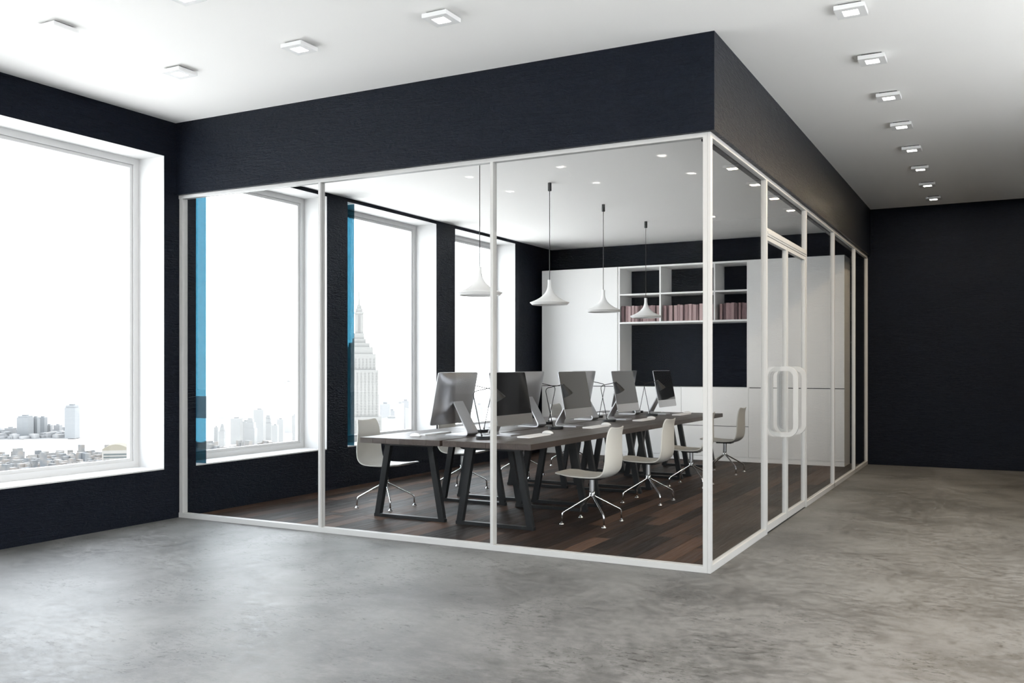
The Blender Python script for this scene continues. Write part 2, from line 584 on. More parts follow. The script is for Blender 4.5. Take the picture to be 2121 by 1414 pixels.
for y0, y1, z0, z1 in ((0.05, JB[0], 0.05, GT - .034), (JB[0] + .042, JB[1], 2.60, GT - .034), (JB[1] + .042, 5.165, .05, GT - .034),
                       (5.203, 6.87, .05, GT - .034), (6.908, 8.11, .05, GT - .034)):
    boxes('glass_pane', [(-0.024, -0.017, y0, y1, z0, z1)], 'glass', sd)

# doors with loop handles standing through the glass
DM = 2.545
for k, (y0, y1) in enumerate(((JB[0] + 0.044, DM - 0.002), (DM + 0.002, JB[1] - 0.002))):
    dr = struct(empty('door_%d' % (k + 1), (W - 0.022, y0, 0.012)),
                'glazed white framed swing door leaf ' + ('nearer the corner post' if k == 0 else 'further along the corridor'))
    wy, hz = y1 - y0, 2.535 - 0.012 - 0.003
    st = 0.036
    boxes('stile', [(-SD / 2, SD / 2 - 0.004, 0, st, 0, hz)], 'white_frame', dr, 0.002)
    boxes('stile', [(-SD / 2, SD / 2 - 0.004, wy - st, wy, 0, hz)], 'white_frame', dr, 0.002)
    boxes('bottom_rail', [(-SD / 2, SD / 2 - 0.004, st, wy - st, 0, 0.06)], 'white_frame', dr, 0.002)
    boxes('top_rail', [(-SD / 2, SD / 2 - 0.004, st, wy - st, hz - 0.035, hz)], 'white_frame', dr, 0.002)
    boxes('glass_pane', [(-0.004, 0.003, st, wy - st, 0.06, hz - 0.035)], 'glass', dr)
    # rounded loop in the plane across the door
    hy = (wy - 0.195) if k == 0 else 0.185
    hw, z0, z1, rad, band, dep = 0.134, 0.772, 1.412, 0.095, 0.042, 0.032
    bm = bmesh.new()
    def outline(hw_, za, zb, r):
        pts = []
        for cx_, cz_, a0 in ((hw_ - r, zb - r, 0), (-hw_ + r, zb - r, 90), (-hw_ + r, za + r, 180), (hw_ - r, za + r, 270)):
            for q in range(9):
                t = math.radians(a0 + q * 90 / 8)
                pts.append((cx_ + r * math.cos(t), cz_ + r * math.sin(t)))
        return pts
    oo, ii = outline(hw, z0, z1, rad), outline(hw - band, z0 + band, z1 - band, rad - band)
    vs = []
    for y in (hy - dep / 2, hy + dep / 2):
        vs.append(([bm.verts.new((x, y, z)) for x, z in oo], [bm.verts.new((x, y, z)) for x, z in ii]))
    n = len(oo)
    for i in range(n):
        j = (i + 1) % n
        (o0, i0), (o1, i1) = vs
        bm.faces.new((o0[i], o0[j], i0[j], i0[i]))
        bm.faces.new((o1[j], o1[i], i1[i], i1[j]))
        bm.faces.new((o0[i], o1[i], o1[j], o0[j]))
        bm.faces.new((i0[j], i1[j], i1[i], i0[i]))
    hd = obj('handle', finish(bm, 'handle'), 'white_frame', dr, loc=(0.02, 0, 0))
    hd['label'] = 'white rounded loop handle'

# ------------------------------------------------------------------ ceiling downlights
def beam(power, color):
    ld = bpy.data.lights.new('downlight_beam', 'AREA')
    ld.energy = power
    ld.color = color
    ld.shape = 'SQUARE'
    ld.size = 0.094
    return ld

def make_downlight():
    root = empty('ceiling_downlight', (0, 0, CEIL))
    boxes('neck', [(-0.07, 0.07, -0.07, 0.07, -0.012, 0.0)], 'cab_gap', root)
    bm = bmesh.new()
    a, b = 0.092, 0.047
    z0, z1 = -0.04, -0.012
    for (x0, x1, y0, y1) in ((-a, a, -a, -b), (-a, a, b, a), (-a, -b, -b, b), (b, a, -b, b)):
        box(bm, x0, x1, y0, y1, z0, z1)
    obj('housing', finish(bm, 'housing'), 'housing', root)
    boxes('diffuser', [(-b, b, -b, b, -0.036, -0.014)], 'lit', root)
    ld = beam(LOBBY_W, NEUTRAL)
    lo = bpy.data.objects.new('downlight_beam', ld)
    C.objects.link(lo)
    lo.parent = root
    lo.location = (0, 0, -0.0405)
    return root

dproto = make_downlight()
warm_beam = beam(CORRIDOR_W, WARM)
DL = []
seen = {(1.28, -1.155): 'square white downlight nearest the corner of window wall and navy fascia',
        (2.47, -1.155): 'square white downlight, second from the left in the row along the front fascia',
        (3.66, -1.155): 'square white downlight, third from the left in the row along the front fascia',
        (1.28, -2.2): 'square white ceiling downlight at the far left above the large window',
        (2.47, -2.2): 'square white ceiling downlight cut off by the top edge of the picture'}
for y in (-1.155, -2.2, -3.17, -4.2):
    for x in (1.28, 2.47, 3.66):
        DL.append((x, y, seen.get((x, y), 'square white ceiling downlight over the lobby, outside the picture'),
                   'lobby ceiling downlights'))
ROWS = {-1.155: 'first', -2.2: 'second', -3.17: 'third', -4.2: 'fourth', -5.25: 'fifth', -6.3: 'sixth'}
COLS = {1.28: 'by the windows', 2.47: 'second from the windows', 3.66: 'third from the windows', 4.85: 'fourth from the windows'}
DL = [(x, y, seen.get((x, y), 'square white lobby downlight, %s row out from the front fascia, %s' % (ROWS[y], COLS[x])), g) for x, y, l, g in DL]
for k in range(8):
    y = -0.042 + 1.0705 * k
    lab = ('square white corridor downlight closest to the camera, level with the fascia corner' if k == 0 else
           'square white corridor downlight closest to the back wall' if k == 7 else
           '%s square white downlight of the corridor row, counted from the camera' % ORD[k])
    DL.append((6.03, y, lab, 'corridor ceiling downlights'))
for k in range(-5, 8):
    y = -0.042 + 1.0705 * k
    DL.append((7.2, y, 'square white downlight of the right-hand corridor row, %s from the back wall' % ('nearest' if k == 7 else ORD[7 - k]),
               'second row of corridor downlights'))
for k in range(-5, 0):
    DL.append((6.03, -0.042 + 1.0705 * k, 'square white downlight in line with the corridor row, %s before the fascia corner' % ORD[-k - 1], 'lobby ceiling downlights'))
for i, (x, y, lab, grp) in enumerate(DL):
    o = dproto if i == 0 else copy_tree(dproto)
    o.location = (x, y, CEIL)
    if x > 5:
        for c_ in o.children:
            if c_.type == 'LIGHT':
                c_.data = warm_beam
    tag(o, lab, 'downlight', grp)

# ------------------------------------------------------------------ desks
DT = 0.76
PITCH = 1.512
Y0 = 0.772
XC = 2.434            # gap between the two rows
BL = PITCH - 0.006

def make_desk():
    # local frame: origin on the floor under the desk centre, x across (0.88), y along (1.51)
    root = empty('desk')
    wd = 0.886
    nb = 6
    bwid = wd / nb
    bm = bmesh.new()
    box(bm, 0.0006, bwid - 0.0006, -BL / 2, BL / 2, DT - 0.052, DT)
    bmesh.ops.bevel(bm, geom=list(bm.edges), offset=0.0012, segments=1, affect='EDGES')
    me = finish(bm, 'board')
    for i in range(nb):
        obj('board', me, 'desk_wood', root, loc=(-wd / 2 + i * bwid, 0, 0))
    t = 0.045
    for yy in (-0.585, 0.575):
        # trapezoid of square steel tube, wider at the floor
        boxes('foot_bar', [(-0.395, 0.395, yy - t / 2, yy + t / 2, 0, 0.03)], 'black_metal', root, 0.002)
        boxes('top_bar', [(-0.275, 0.275, yy - t / 2, yy + t / 2, DT - 0.082, DT - 0.052)], 'black_metal', root, 0.002)
        for s in (-1, 1):
            bm = bmesh.new()
            prism(bm, [(s * 0.392, 0.0), (s * (0.392 - 0.06), 0.0), (s * (0.262 - 0.06), DT - 0.055), (s * 0.262, DT - 0.055)], (yy - t / 2 - 0.001, yy + t / 2 + 0.001))
            obj('leg', finish(bm, 'leg'), 'black_metal', root)
    return root

dk = make_desk()
first = True
for side in (1, -1):
    for k in range(4):
        o = dk if first else copy_tree(dk)
        first = False
        o.location = (XC + side * 0.4575, Y0 + PITCH * (k + 0.5), 0)
        if side < 0:
            o.rotation_euler = (0, 0, PI)
        row = 'corridor-side row' if side > 0 else 'window-side row'
        where = 'front end of ' + row if k == 0 else 'far end of %s, by cabinets' % row if k == 3 else '%s from front in %s' % (ORD[k], row)
        tag(o, 'dark wood desk with black trapezoid legs, ' + where, 'desk', 'desks in two rows')

# ------------------------------------------------------------------ monitors
def make_monitor():
    # local: origin on desk top under the stand; screen faces +x
    root = empty('monitor')
    wd, ht, chin = 0.73, 0.51, 0.098
    tilt = math.radians(-11.0)
    base = Vector((0.315, 0, 0.108))     # bottom edge of the display, relative to the gap line
    R = Matrix.Rotation(tilt, 4, 'Y')
    def P(x, y, z):
        return R @ Vector((x, y, z)) + base
    bm = bmesh.new()
    nu, nv = 20, 14
    def outline_y(v):   # slight corner rounding
        return 1.0
    back, front = [], []
    for i in range(nu + 1):
        cb, cf = [], []
        for j in range(nv + 1):
            u, v = -1 + 2 * i / nu, j / nv
            du = max(0.0, 1 - u * u)
            dv = max(0.0, 1 - (2 * v - 1) ** 2)
            bul = 0.007 + 0.042 * (min(1, du * 1.35) ** 0.75) * (min(1, dv * 1.35) ** 0.75)
            y, z = u * wd / 2, v * ht
            # round the corners
            rr = 0.016
            ay, az = wd / 2 - abs(y), min(z, ht - z)
            if ay < rr and az < rr:
                dd = math.hypot(rr - ay, rr - az)
                if dd > rr:
                    k = rr / dd
                    y = math.copysign(wd / 2 - rr + (rr - ay) * k, y)
                    z = (rr - (rr - az) * k) if z < ht / 2 else ht - rr + (rr - az) * k
            cb.append(bm.verts.new(P(-bul, y, z)))
            cf.append(bm.verts.new(P(0, y, z)))
        back.append(cb)
        front.append(cf)
    for g, fl_ in ((back, 0), (front, 1)):
        for i in range(nu):
            for j in range(nv):
                q = (g[i][j], g[i + 1][j], g[i + 1][j + 1], g[i][j + 1])
                bm.faces.new(q if fl_ else q[::-1])
    for i in range(nu):
        bm.faces.new((back[i][0], back[i + 1][0], front[i + 1][0], front[i][0]))
        bm.faces.new((back[i][nv], front[i][nv], front[i + 1][nv], back[i + 1][nv]))
    for j in range(nv):
        bm.faces.new((back[0][j], front[0][j], front[0][j + 1], back[0][j + 1]))
        bm.faces.new((back[nu][j], back[nu][j + 1], front[nu][j + 1], front[nu][j]))
    me = finish(bm, 'housing', True)
    me.set_sharp_from_angle(angle=math.radians(40))
    obj('housing', me, 'alu', root)
    # black glass over the upper part
    bm = bmesh.new()
    g = 0.004
    ol = []
    r = 0.014
    y1, z0, z1 = wd / 2 - g, chin, ht - g
    ol += [(-y1, z0), (y1, z0)]
    for q in range(6):
        t = math.radians(q * 18)
        ol.append((y1 - r + r * math.cos(t), z1 - r + r * math.sin(t)))
    for q in range(6):
        t = math.radians(90 + q * 18)
        ol.append((-y1 + r + r * math.cos(t), z1 - r + r * math.sin(t)))
    a = [bm.verts.new(P(0.0003, y, z)) for y, z in ol]
    b = [bm.verts.new(P(0.003, y, z)) for y, z in ol]
    bm.faces.new(b)
    bm.faces.new(a[::-1])
    for i in range(len(ol)):
        j = (i + 1) % len(ol)
        bm.faces.new((a[i], a[j], b[j], b[i]))
    s = obj('screen', finish(bm, 'screen'), 'screen', root)
    s['label'] = 'black glossy switched-off screen'
    # bent plate stand
    path = fillet([(0.262, 0, 0.345), (0.225, 0, 0.325), (0.045, 0, 0.006), (0.31, 0, 0.006)], 0.055, 8)
    bm = bmesh.new()
    th = 0.006
    L = [0.0]
    for p, q in zip(path, path[1:]):
        L.append(L[-1] + (q - p).length)
    prev = None
    for i, p in enumerate(path):
        if i == 0:
            dd = path[1] - p
        elif i == len(path) - 1:
            dd = p - path[-2]
        else:
            dd = path[i + 1] - path[i - 1]
        dd.normalize()
        nrm = Vector((dd.z, 0, -dd.x))
        hwid = 0.083 + 0.017 * min(1, L[i] / 0.4)
        cur = [bm.verts.new(p + nrm * sg * th + Vector((0, sy * hwid, 0))) for sg, sy in ((1, -1), (1, 1), (-1, 1), (-1, -1))]
        if prev:
            for k in range(4):
                bm.faces.new((prev[k], prev[(k + 1) % 4], cur[(k + 1) % 4], cur[k]))
        else:
            bm.faces.new(cur)
        prev = cur
    bm.faces.new(prev[::-1])
    me = finish(bm, 'stand', True)
    me.set_sharp_from_angle(angle=math.radians(40))
    obj('stand', me, 'alu', root)
    return root

def make_keyboard():
    root = empty('keyboard')
    bm = bmesh.new()
    prism(bm, [(-0.062, 0.0), (0.062, 0.0), (0.062, 0.005), (-0.062, 0.013)], (-0.235, 0.235))
    obj('case', finish(bm, 'case'), 'white_plastic', root)
    bm = bmesh.new()
    for r in range(5):
        for c in range(17):
            x0 = -0.056 + r * 0.0228
            y0 = -0.229 + c * 0.0270
            zt = 0.013 - (x0 + 0.062 + 0.01) / 0.124 * 0.008
            if r == 4 and 4 <= c <= 8:
                if c == 4:
                    box(bm, x0, x0 + 0.0195, y0, y0 + 0.0270 * 5 - 0.003, zt - 0.001, zt + 0.0022)
                continue
            box(bm, x0, x0 + 0.0195, y0, y0 + 0.024, zt - 0.001, zt + 0.0022)
    obj('keys', finish(bm, 'keys'), 'key', root)['kind'] = 'stuff'
    return root

def make_mouse():
    root = empty('mouse')
    bm = bmesh.new()
    nu, nv = 20, 8
    rows = []
    for j in range(nv + 1):
        t = j / nv
        row = []
        for i in range(nu):
            a = 2 * PI * i / nu
            ca, sa = math.cos(a), math.sin(a)
            k = math.cos(t * PI / 2)
            px = 0.058 * k * math.copysign(abs(ca) ** 0.8, ca)
            py = 0.033 * k * math.copysign(abs(sa) ** 0.8, sa)
            row.append(bm.verts.new((px, py, 0.004 + 0.030 * math.sin(t * PI / 2))))
        rows.append(row)
    for a, b in zip(rows[:-1], rows[1:]):
        for i in range(nu):
            j = (i + 1) % nu
            bm.faces.new((a[i], a[j], b[j], b[i]))
    bm.faces.new(rows[0])
    bmesh.ops.remove_doubles(bm, verts=bm.verts, dist=1e-5)
    obj('shell', finish(bm, 'shell', True), 'white_plastic', root)
    bm = bmesh.new()
    lathe(bm, [(0.8, 0.0), (0.8, 0.005)], 20, True, True)
    for v in bm.verts:
        v.co.x *= 0.062
        v.co.y *= 0.036
    obj('base', finish(bm, 'base'), 'alu', root)
    return root

def make_desk_lamp():
    # local: origin on desk, the shade leans towards +x
    root = empty('desk_lamp')
    bm = bmesh.new()
    lathe(bm, [(0.079, 0.0), (0.082, 0.003), (0.082, 0.025), (0.079, 0.028)], 36, True, True)
    me = finish(bm, 'base', True)
    me.set_sharp_from_angle(angle=math.radians(40))
    obj('base', me, 'black_metal', root)
    bm = bmesh.new()
    pts = fillet([(-0.03, 0, 0.027), (-0.115, 0.0, 0.432), (0.075, 0.0, 0.472)], 0.045, 6)
    tube(bm, pts, 0.0042, 8)
    tube(bm, [(-0.03, 0, 0.026), (-0.032, 0, 0.042)], 0.008, 10)
    obj('stem', finish(bm, 'stem', True), 'black_metal', root)
    sh = empty('shade_tmp')
    bm = bmesh.new()
    prof = [(0.0155, 0.0), (0.017, -0.002), (0.019, -0.018), (0.0585, -0.132), (0.0565, -0.132), (0.0170, -0.019), (0.002, -0.016)]
    lathe(bm, prof, 32, True, False)
    me = finish(bm, 'shade', True)
    me.set_sharp_from_angle(angle=math.radians(35))
    bpy.data.objects.remove(sh)
    so = obj('shade', me, 'black_metal', root, loc=(0.075, 0, 0.475), rot=(0, math.radians(-30), 0))
    bm = bmesh.new()
    lathe(bm, [(0.0555, -0.1290), (0.022, -0.035), (0.003, -0.030)], 24)
    obj('reflector', finish(bm, 'reflector', True), 'lamp_white', so)
    return root

mon, kb, ms, lp = make_monitor(), make_keyboard(), make_mouse(), make_desk_lamp()
first = True
CY = Y0 + PITCH / 2
for side in (1, -1):
    for k in range(4):
        yc = CY + PITCH * k
        nm = '%s desk from the front' % ORD[k]
        row = 'of the corridor-side row' if side > 0 else 'of the window-side row'
        def put(proto, dx, dy, z, lab, cat, grp, turn=0.0):
            o = proto if first else copy_tree(proto)
            o.location = (XC + side * dx, yc + side * dy, z)
            o.rotation_euler = (0, 0, turn + (0 if side > 0 else PI))
            tag(o, lab, cat, grp)
        seenfrom = 'dark screen facing the corridor' if side > 0 else 'silver back showing'
        put(mon, 0.0, 0.095, DT, 'slim silver monitor on %s, %s' % (nm, seenfrom), 'monitor', 'monitors on the desks')
        put(kb, 0.505, 0.10, DT, 'flat white keyboard on %s %s' % (nm, row), 'keyboard', 'keyboards on the desks')
        put(ms, 0.475, 0.455, DT, 'small white mouse on %s %s' % (nm, row), 'mouse', 'mice on the desks')
        put(lp, 0.245, -0.39, DT, 'black cone shaded lamp on %s %s' % (nm, row), 'desk lamp', 'desk lamps', math.radians(42))
        first = False

# ------------------------------------------------------------------ chairs
def catmull(pts, n):
    pts = [Vector(p) for p in pts]
    pts = [pts[0] * 2 - pts[1]] + pts + [pts[-1] * 2 - pts[-2]]
    out = []
    m = len(pts) - 3
    for i in range(n + 1):
        t = i / n * m
        k = min(int(t), m - 1)
        t -= k
        a, b, c, d = pts[k:k + 4]
        out.append(0.5 * ((2 * b) + (c - a) * t + (2 * a - 5 * b + 4 * c - d) * t * t + (3 * b - a - 3 * c + d) * t ** 3))
    return out

def make_chair():
    # local: origin on floor under the stem, seat faces +x
    root = empty('office_chair')
    prof = catmull([(0.290, 0.464, 0.165), (0.25, 0.448, 0.200), (0.17, 0.431, 0.212), (0.05, 0.424, 0.215), (-0.08, 0.424, 0.214), (-0.165, 0.437, 0.213),
                    (-0.218, 0.483, 0.212), (-0.238, 0.555, 0.208), (-0.241, 0.64, 0.200), (-0.240, 0.73, 0.188), (-0.243, 0.81, 0.174), (-0.254, 0.862, 0.160), (-0.261, 0.876, 0.135)], 44)
    nv = 16
    bm = bmesh.new()
    top, bot = [], []
    n = len(prof)
    th = 0.011
    for i, p in enumerate(prof):
        x, z, hw = p
        a = prof[max(i - 1, 0)]
        b = prof[min(i + 1, n - 1)]
        d = Vector((b.x - a.x, b.y - a.y)).normalized()
        nx, nz = d.y, -d.x      # points to the sitter's side
        s = i / (n - 1)
        curl = 0.016 + 0.018 * max(0, min(1, (s - 0.35) / 0.2)) - 0.016 * max(0, min(1, (s - 0.7) / 0.3))
        if s < 0.12:
            curl = 0.016 - 0.02 * (0.12 - s) / 0.12
        rt, rb = [], []
        for j in range(nv + 1):
            v = -1 + 2 * j / nv
            k = curl * (abs(v) ** 2.4)
            px, pz = x + nx * k, z + nz * k
            rt.append(bm.verts.new((px, v * hw, pz)))
            rb.append(bm.verts.new((px - nx * th, v * (hw - 0.002), pz - nz * th)))
        top.append(rt)
        bot.append(rb)
    for i in range(n - 1):
        for j in range(nv):
            bm.faces.new((top[i][j], top[i][j + 1], top[i + 1][j + 1], top[i + 1][j]))
            bm.faces.new((bot[i][j + 1], bot[i][j], bot[i + 1][j], bot[i + 1][j + 1]))
        for j in (0, nv):
            bm.faces.new((top[i][j], top[i + 1][j], bot[i + 1][j], bot[i][j]))
    for i in (0, n - 1):
        for j in range(nv):
            bm.faces.new((top[i][j], bot[i][j], bot[i][j + 1], top[i][j + 1]))
    me = finish(bm, 'seat_shell', True)
    me.set_sharp_from_angle(angle=math.radians(50))
    obj('seat_shell', me, 'chair', root)
    boxes('mounting_plate', [(-0.10, 0.10, -0.075, 0.075, 0.399, 0.4145)], 'black_metal', root, 0.003)
    bm = bmesh.new()
    lathe(bm, [(0.024, 0.285), (0.024, 0.40)], 24, True, True)
    lathe(bm, [(0.017, 0.24), (0.017, 0.288)], 20, True, True)
    me = finish(bm, 'stem', True)
    me.set_sharp_from_angle(angle=math.radians(40))
    obj('stem', me, 'steel', root)
    for sx_, sy_ in ((1, 1), (1, -1), (-1, 1), (-1, -1)):
        bm = bmesh.new()
        ex, ey = sx_ * 0.205, sy_ * 0.212
        pts = fillet([(sx_ * 0.013, sy_ * 0.013, 0.285), (sx_ * 0.013, sy_ * 0.013, 0.245), (ex * 0.98, ey * 0.98, 0.106), (ex, ey, 0.012)], 0.022, 5)
        tube(bm, pts, 0.0085, 10)
        lg = obj('leg', finish(bm, 'leg', True), 'chrome', root)
        bm = bmesh.new()
        lathe(bm, [(0.023, 0.0), (0.023, 0.005), (0.012, 0.012), (0.009, 0.022)], 18, True, True)
        obj('glide', finish(bm, 'glide', True), 'chrome', lg, loc=(ex, ey, 0))
    return root

ch = make_chair()
first = True
for side, x, ya, rz in ((1, 3.565, 1.555, PI), (-1, 1.335, 1.465, 0)):
    for k in range(4):
        o = ch if first else copy_tree(ch)
        first = False
        o.location = (x, ya + 1.507 * k, 0)
        o.rotation_euler = (0, 0, rz)
        s = 'on the corridor side' if side > 0 else 'on the window side'
        w_ = 'nearest the glazed front' if k == 0 else 'nearest the cabinets' if k == 3 else '%s from the glazed front' % ORD[k]
        tag(o, 'ivory shell chair with chrome legs %s, %s' % (s, w_), 'chair', 'shell chairs at the desks')

# ------------------------------------------------------------------ pendant lamps
def make_pendant():
    root = empty('pendant_lamp', (0, 0, ROOMC))
    bm = bmesh.new()
    lathe(bm, [(0.018, -0.088), (0.02, -0.084), (0.02, 0.0)], 20, True, True)
    me = finish(bm, 'ceiling_cup', True)
    me.set_sharp_from_angle(angle=math.radians(40))
    obj('ceiling_cup', me, 'cord', root)
    bm = bmesh.new()
    tube(bm, [(0, 0, -0.085), (0, 0, -1.06)], 0.0038, 8)
    obj('cord', finish(bm, 'cord', True), 'cord', root)
    zb = 2.093 - ROOMC
    bm = bmesh.new()
    prof = catmull([(0.0195, 0.272, 0), (0.0195, 0.235, 0), (0.021, 0.208, 0), (0.030, 0.170, 0), (0.050, 0.132, 0), (0.086, 0.094, 0), (0.135, 0.062, 0), (0.180, 0.041, 0), (0.214, 0.028, 0)], 30)
    pr = [(p.x, zb + p.y) for p in prof] + [(0.215, zb + 0.024), (0.190, zb + 0.0), (0.186, zb + 0.002), (0.17, zb + 0.03), (0.08, zb + 0.075)]
    lathe(bm, pr, 48, True, False)
    me = finish(bm, 'shade', True)
    me.set_sharp_from_angle(angle=math.radians(35))
    sh = obj('shade', me, 'pendant', root)
    bm = bmesh.new()
    lathe(bm, [(0.18, zb + 0.010), (0.18, zb + 0.014)], 40, True, True)
    obj('diffuser', finish(bm, 'diffuser'), 'pendant', sh)
    return root

pn = make_pendant()
for k, y in enumerate((1.33, 2.85, 4.375, 5.90)):
    o = pn if k == 0 else copy_tree(pn)
    o.location = (2.513, y, ROOMC)
    w_ = ['nearest the glazed front, beside the second mullion', 'second from the glazed front', 'third from the glazed front', 'farthest back, in front of the bookshelf'][k]
    tag(o, 'white funnel shaped pendant lamp, ' + w_, 'pendant lamp', 'pendant lamps above the desks')

# ------------------------------------------------------------------ storage wall
YF = 7.62           # front of the doors
DB = D - 0.002
ZT = 3.012
SPL = 1.108
def tall(name, x0, x1, lab, z_gap):
    root = empty(name, ((x0 + x1) / 2, (YF + DB) / 2, 0))
    cx_, cy_ = root.location.x, root.location.y
    f = lambda a, b, c, d, e_, g: (a - cx_, b - cx_, c - cy_, d - cy_, e_, g)
    boxes('carcass', [f(x0, x1, YF + 0.021, DB, 0.0, ZT)], 'cabinet', root)
    boxes('plinth', [f(x0, x1, YF + 0.004, YF + 0.021, 0.0, 0.07)], 'cabinet', root)
    boxes('shadow_gap', [f(x0 + 0.01, x1 - 0.001, YF + 0.012, YF + 0.021, SPL - 0.01, SPL + 0.01)], 'cab_gap', root)
    boxes('door', [f(x0, x1 - z_gap, YF, YF + 0.02, 0.073, SPL - 0.006)], 'cabinet', root, 0.001)
    boxes('door', [f(x0, x1 - z_gap, YF, YF + 0.02, SPL + 0.006, ZT)], 'cabinet', root, 0.001)
    tag(root, lab, 'cabinet')
    return root

tall('tall_cabinet', 0.075, 1.425, 'tall white cabinet in the window corner, left of the bookshelf', 0.012)
tall('tall_cabinet', 3.503, 4.862, 'tall white cabinet right of the bookshelf, behind the glass doors', 0.0)

bs = empty('bookshelf', (2.465, (YF + DB) / 2, SPL))
def bsf(a, b, c, d, e_, g):
    return (a - 2.465, b - 2.465, c - bs.location.y, d - bs.location.y, e_ - SPL, g - SPL)
boxes('side_panel', [bsf(1.432, 1.457, YF, DB, SPL, ZT)], 'cabinet', bs, 0.001)
boxes('side_panel', [bsf(3.478, 3.502, YF, DB, SPL, ZT)], 'cabinet', bs, 0.001)
boxes('shelf', [bsf(1.457, 3.478, YF, DB, ZT - 0.028, ZT)], 'cabinet', bs, 0.001)
boxes('shelf', [bsf(1.457, 3.478, YF + .002, DB, 2.552, 2.577)], 'cabinet', bs, 0.001)
boxes('shelf', [bsf(1.457, 3.478, YF + .001, DB, 2.103, 2.131)], 'cabinet', bs, 0.001)
for xd in (2.112, 2.972):
    boxes('divider', [bsf(xd, xd + 0.025, YF + .004, DB, 2.131, 2.552)], 'cabinet', bs, 0.001)
    boxes('divider', [bsf(xd, xd + 0.025, YF + .004, DB, 2.577, ZT - 0.028)], 'cabinet', bs, 0.001)
tag(bs, 'white open bookshelf between the two tall cabinets', 'bookshelf')

for k, (x0, x1) in enumerate(((1.432, 2.466), (2.468, 3.502))):
    root = empty('low_cabinet', ((x0 + x1) / 2, (YF + DB) / 2, 0))
    cx_, cy_ = root.location.x, root.location.y
    f = lambda a, b, c, d, e_, g: (a - cx_, b - cx_, c - cy_, d - cy_, e_, g)
    boxes('carcass', [f(x0, x1, YF + 0.021, DB, 0, SPL)], 'cabinet', root)
    boxes('plinth', [f(x0, x1, YF + 0.004, YF + 0.021, 0, 0.07)], 'cabinet', root)
    boxes('shadow_gap', [f(x0 + .004, x1 - .004, YF + 0.012, YF + 0.021, 0.52, 0.533)], 'cab_gap', root)
    boxes('drawer_front', [f(x0 + .002, x1 - .002, YF, YF + 0.02, 0.073, 0.522)], 'cabinet', root, 0.001)
    boxes('drawer_front', [f(x0 + .002, x1 - .002, YF, YF + 0.02, 0.531, SPL - 0.001)], 'cabinet', root, 0.001)
    tag(root, 'low white cabinet under the bookshelf, ' + ('left one behind the desks' if k == 0 else 'right one beside the tall cabinet'), 'cabinet', 'low cabinets')

# books
rnd = random.Random(11)
bcache = {}
def book_mesh(th, h, dp):
    key = (th, h, dp)
    if key in bcache:
        return bcache[key]
    bm = bmesh.new()
    c = 0.003
    box(bm, 0, th, 0, c * 1.6, 0, h)
    box(bm, 0, c, c * 1.6, dp, 0, h)
    box(bm, th - c, th, c * 1.6, dp, 0, h)
    a = finish(bm, 'cover')
    bm = bmesh.new()
    box(bm, c, th - c, c * 1.6, dp - 0.006, 0.004, h - 0.004)
    b = finish(bm, 'page_block')
    bcache[key] = (a, b)
    return bcache[key]

for comp, (x0, x1, nm) in enumerate(((1.475, 2.10, 'left compartment'), (2.155, 2.96, 'middle compartment'), (3.055, 3.47, 'right compartment'))):
    x = x0
    row = []
    while True:
        th = rnd.choice((0.034, 0.04, 0.046, 0.052))
        if x + th > x1:
            break
        row.append((x, th))
        x += th + rnd.choice((0.001, 0.001, 0.002, 0.016))
    for i, (x, th) in enumerate(row):
        hh = rnd.choice((0.243, 0.25, 0.256))
        a, b = book_mesh(th, hh, 0.19)
        root = empty('book', (x, YF + 0.015 + rnd.choice((0, 0.004, 0.012, 0.03)), 2.131))
        obj('cover', a, 'book', root)
        obj('page_block', b, 'paper', root)
        pos = 'leftmost' if i == 0 else 'rightmost' if i == len(row) - 1 else ORD[i] + ' from left'
        tag(root, 'dusty pink book in the %s of the bookshelf, %s' % (nm, pos), 'book', 'pink books on the bookshelf')

# ------------------------------------------------------------------ the city outside, 300 m below the window
GZ = -300.0
bm = bmesh.new()
def poly(bm, pts, z0, z1):
    a = [bm.verts.new((x, y, z0)) for x, y in pts]
    b = [bm.verts.new((x, y, z1)) for x, y in pts]
    bm.faces.new(b)
    bm.faces.new(a[::-1])
    for i in range(len(pts)):
        j = (i + 1) % len(pts)
        bm.faces.new((a[i], a[j], b[j], b[i]))
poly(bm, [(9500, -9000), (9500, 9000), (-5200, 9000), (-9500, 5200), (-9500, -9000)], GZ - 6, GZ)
struct(obj('ground_river', finish(bm, 'ground_river'), 'river'), 'river below the city, whitened as haze')
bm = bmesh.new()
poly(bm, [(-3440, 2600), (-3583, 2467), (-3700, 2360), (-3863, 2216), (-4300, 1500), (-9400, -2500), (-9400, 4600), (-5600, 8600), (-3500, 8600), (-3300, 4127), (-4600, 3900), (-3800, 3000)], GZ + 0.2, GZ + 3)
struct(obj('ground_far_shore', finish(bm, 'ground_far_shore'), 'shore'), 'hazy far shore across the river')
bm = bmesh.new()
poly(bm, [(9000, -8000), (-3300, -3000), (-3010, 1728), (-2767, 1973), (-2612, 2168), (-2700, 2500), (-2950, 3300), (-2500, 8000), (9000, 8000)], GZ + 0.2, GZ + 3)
struct(obj('ground_near_shore', finish(bm, 'ground_near_shore'), 'haze_white'), 'city ground on the near shore, whitened as haze')

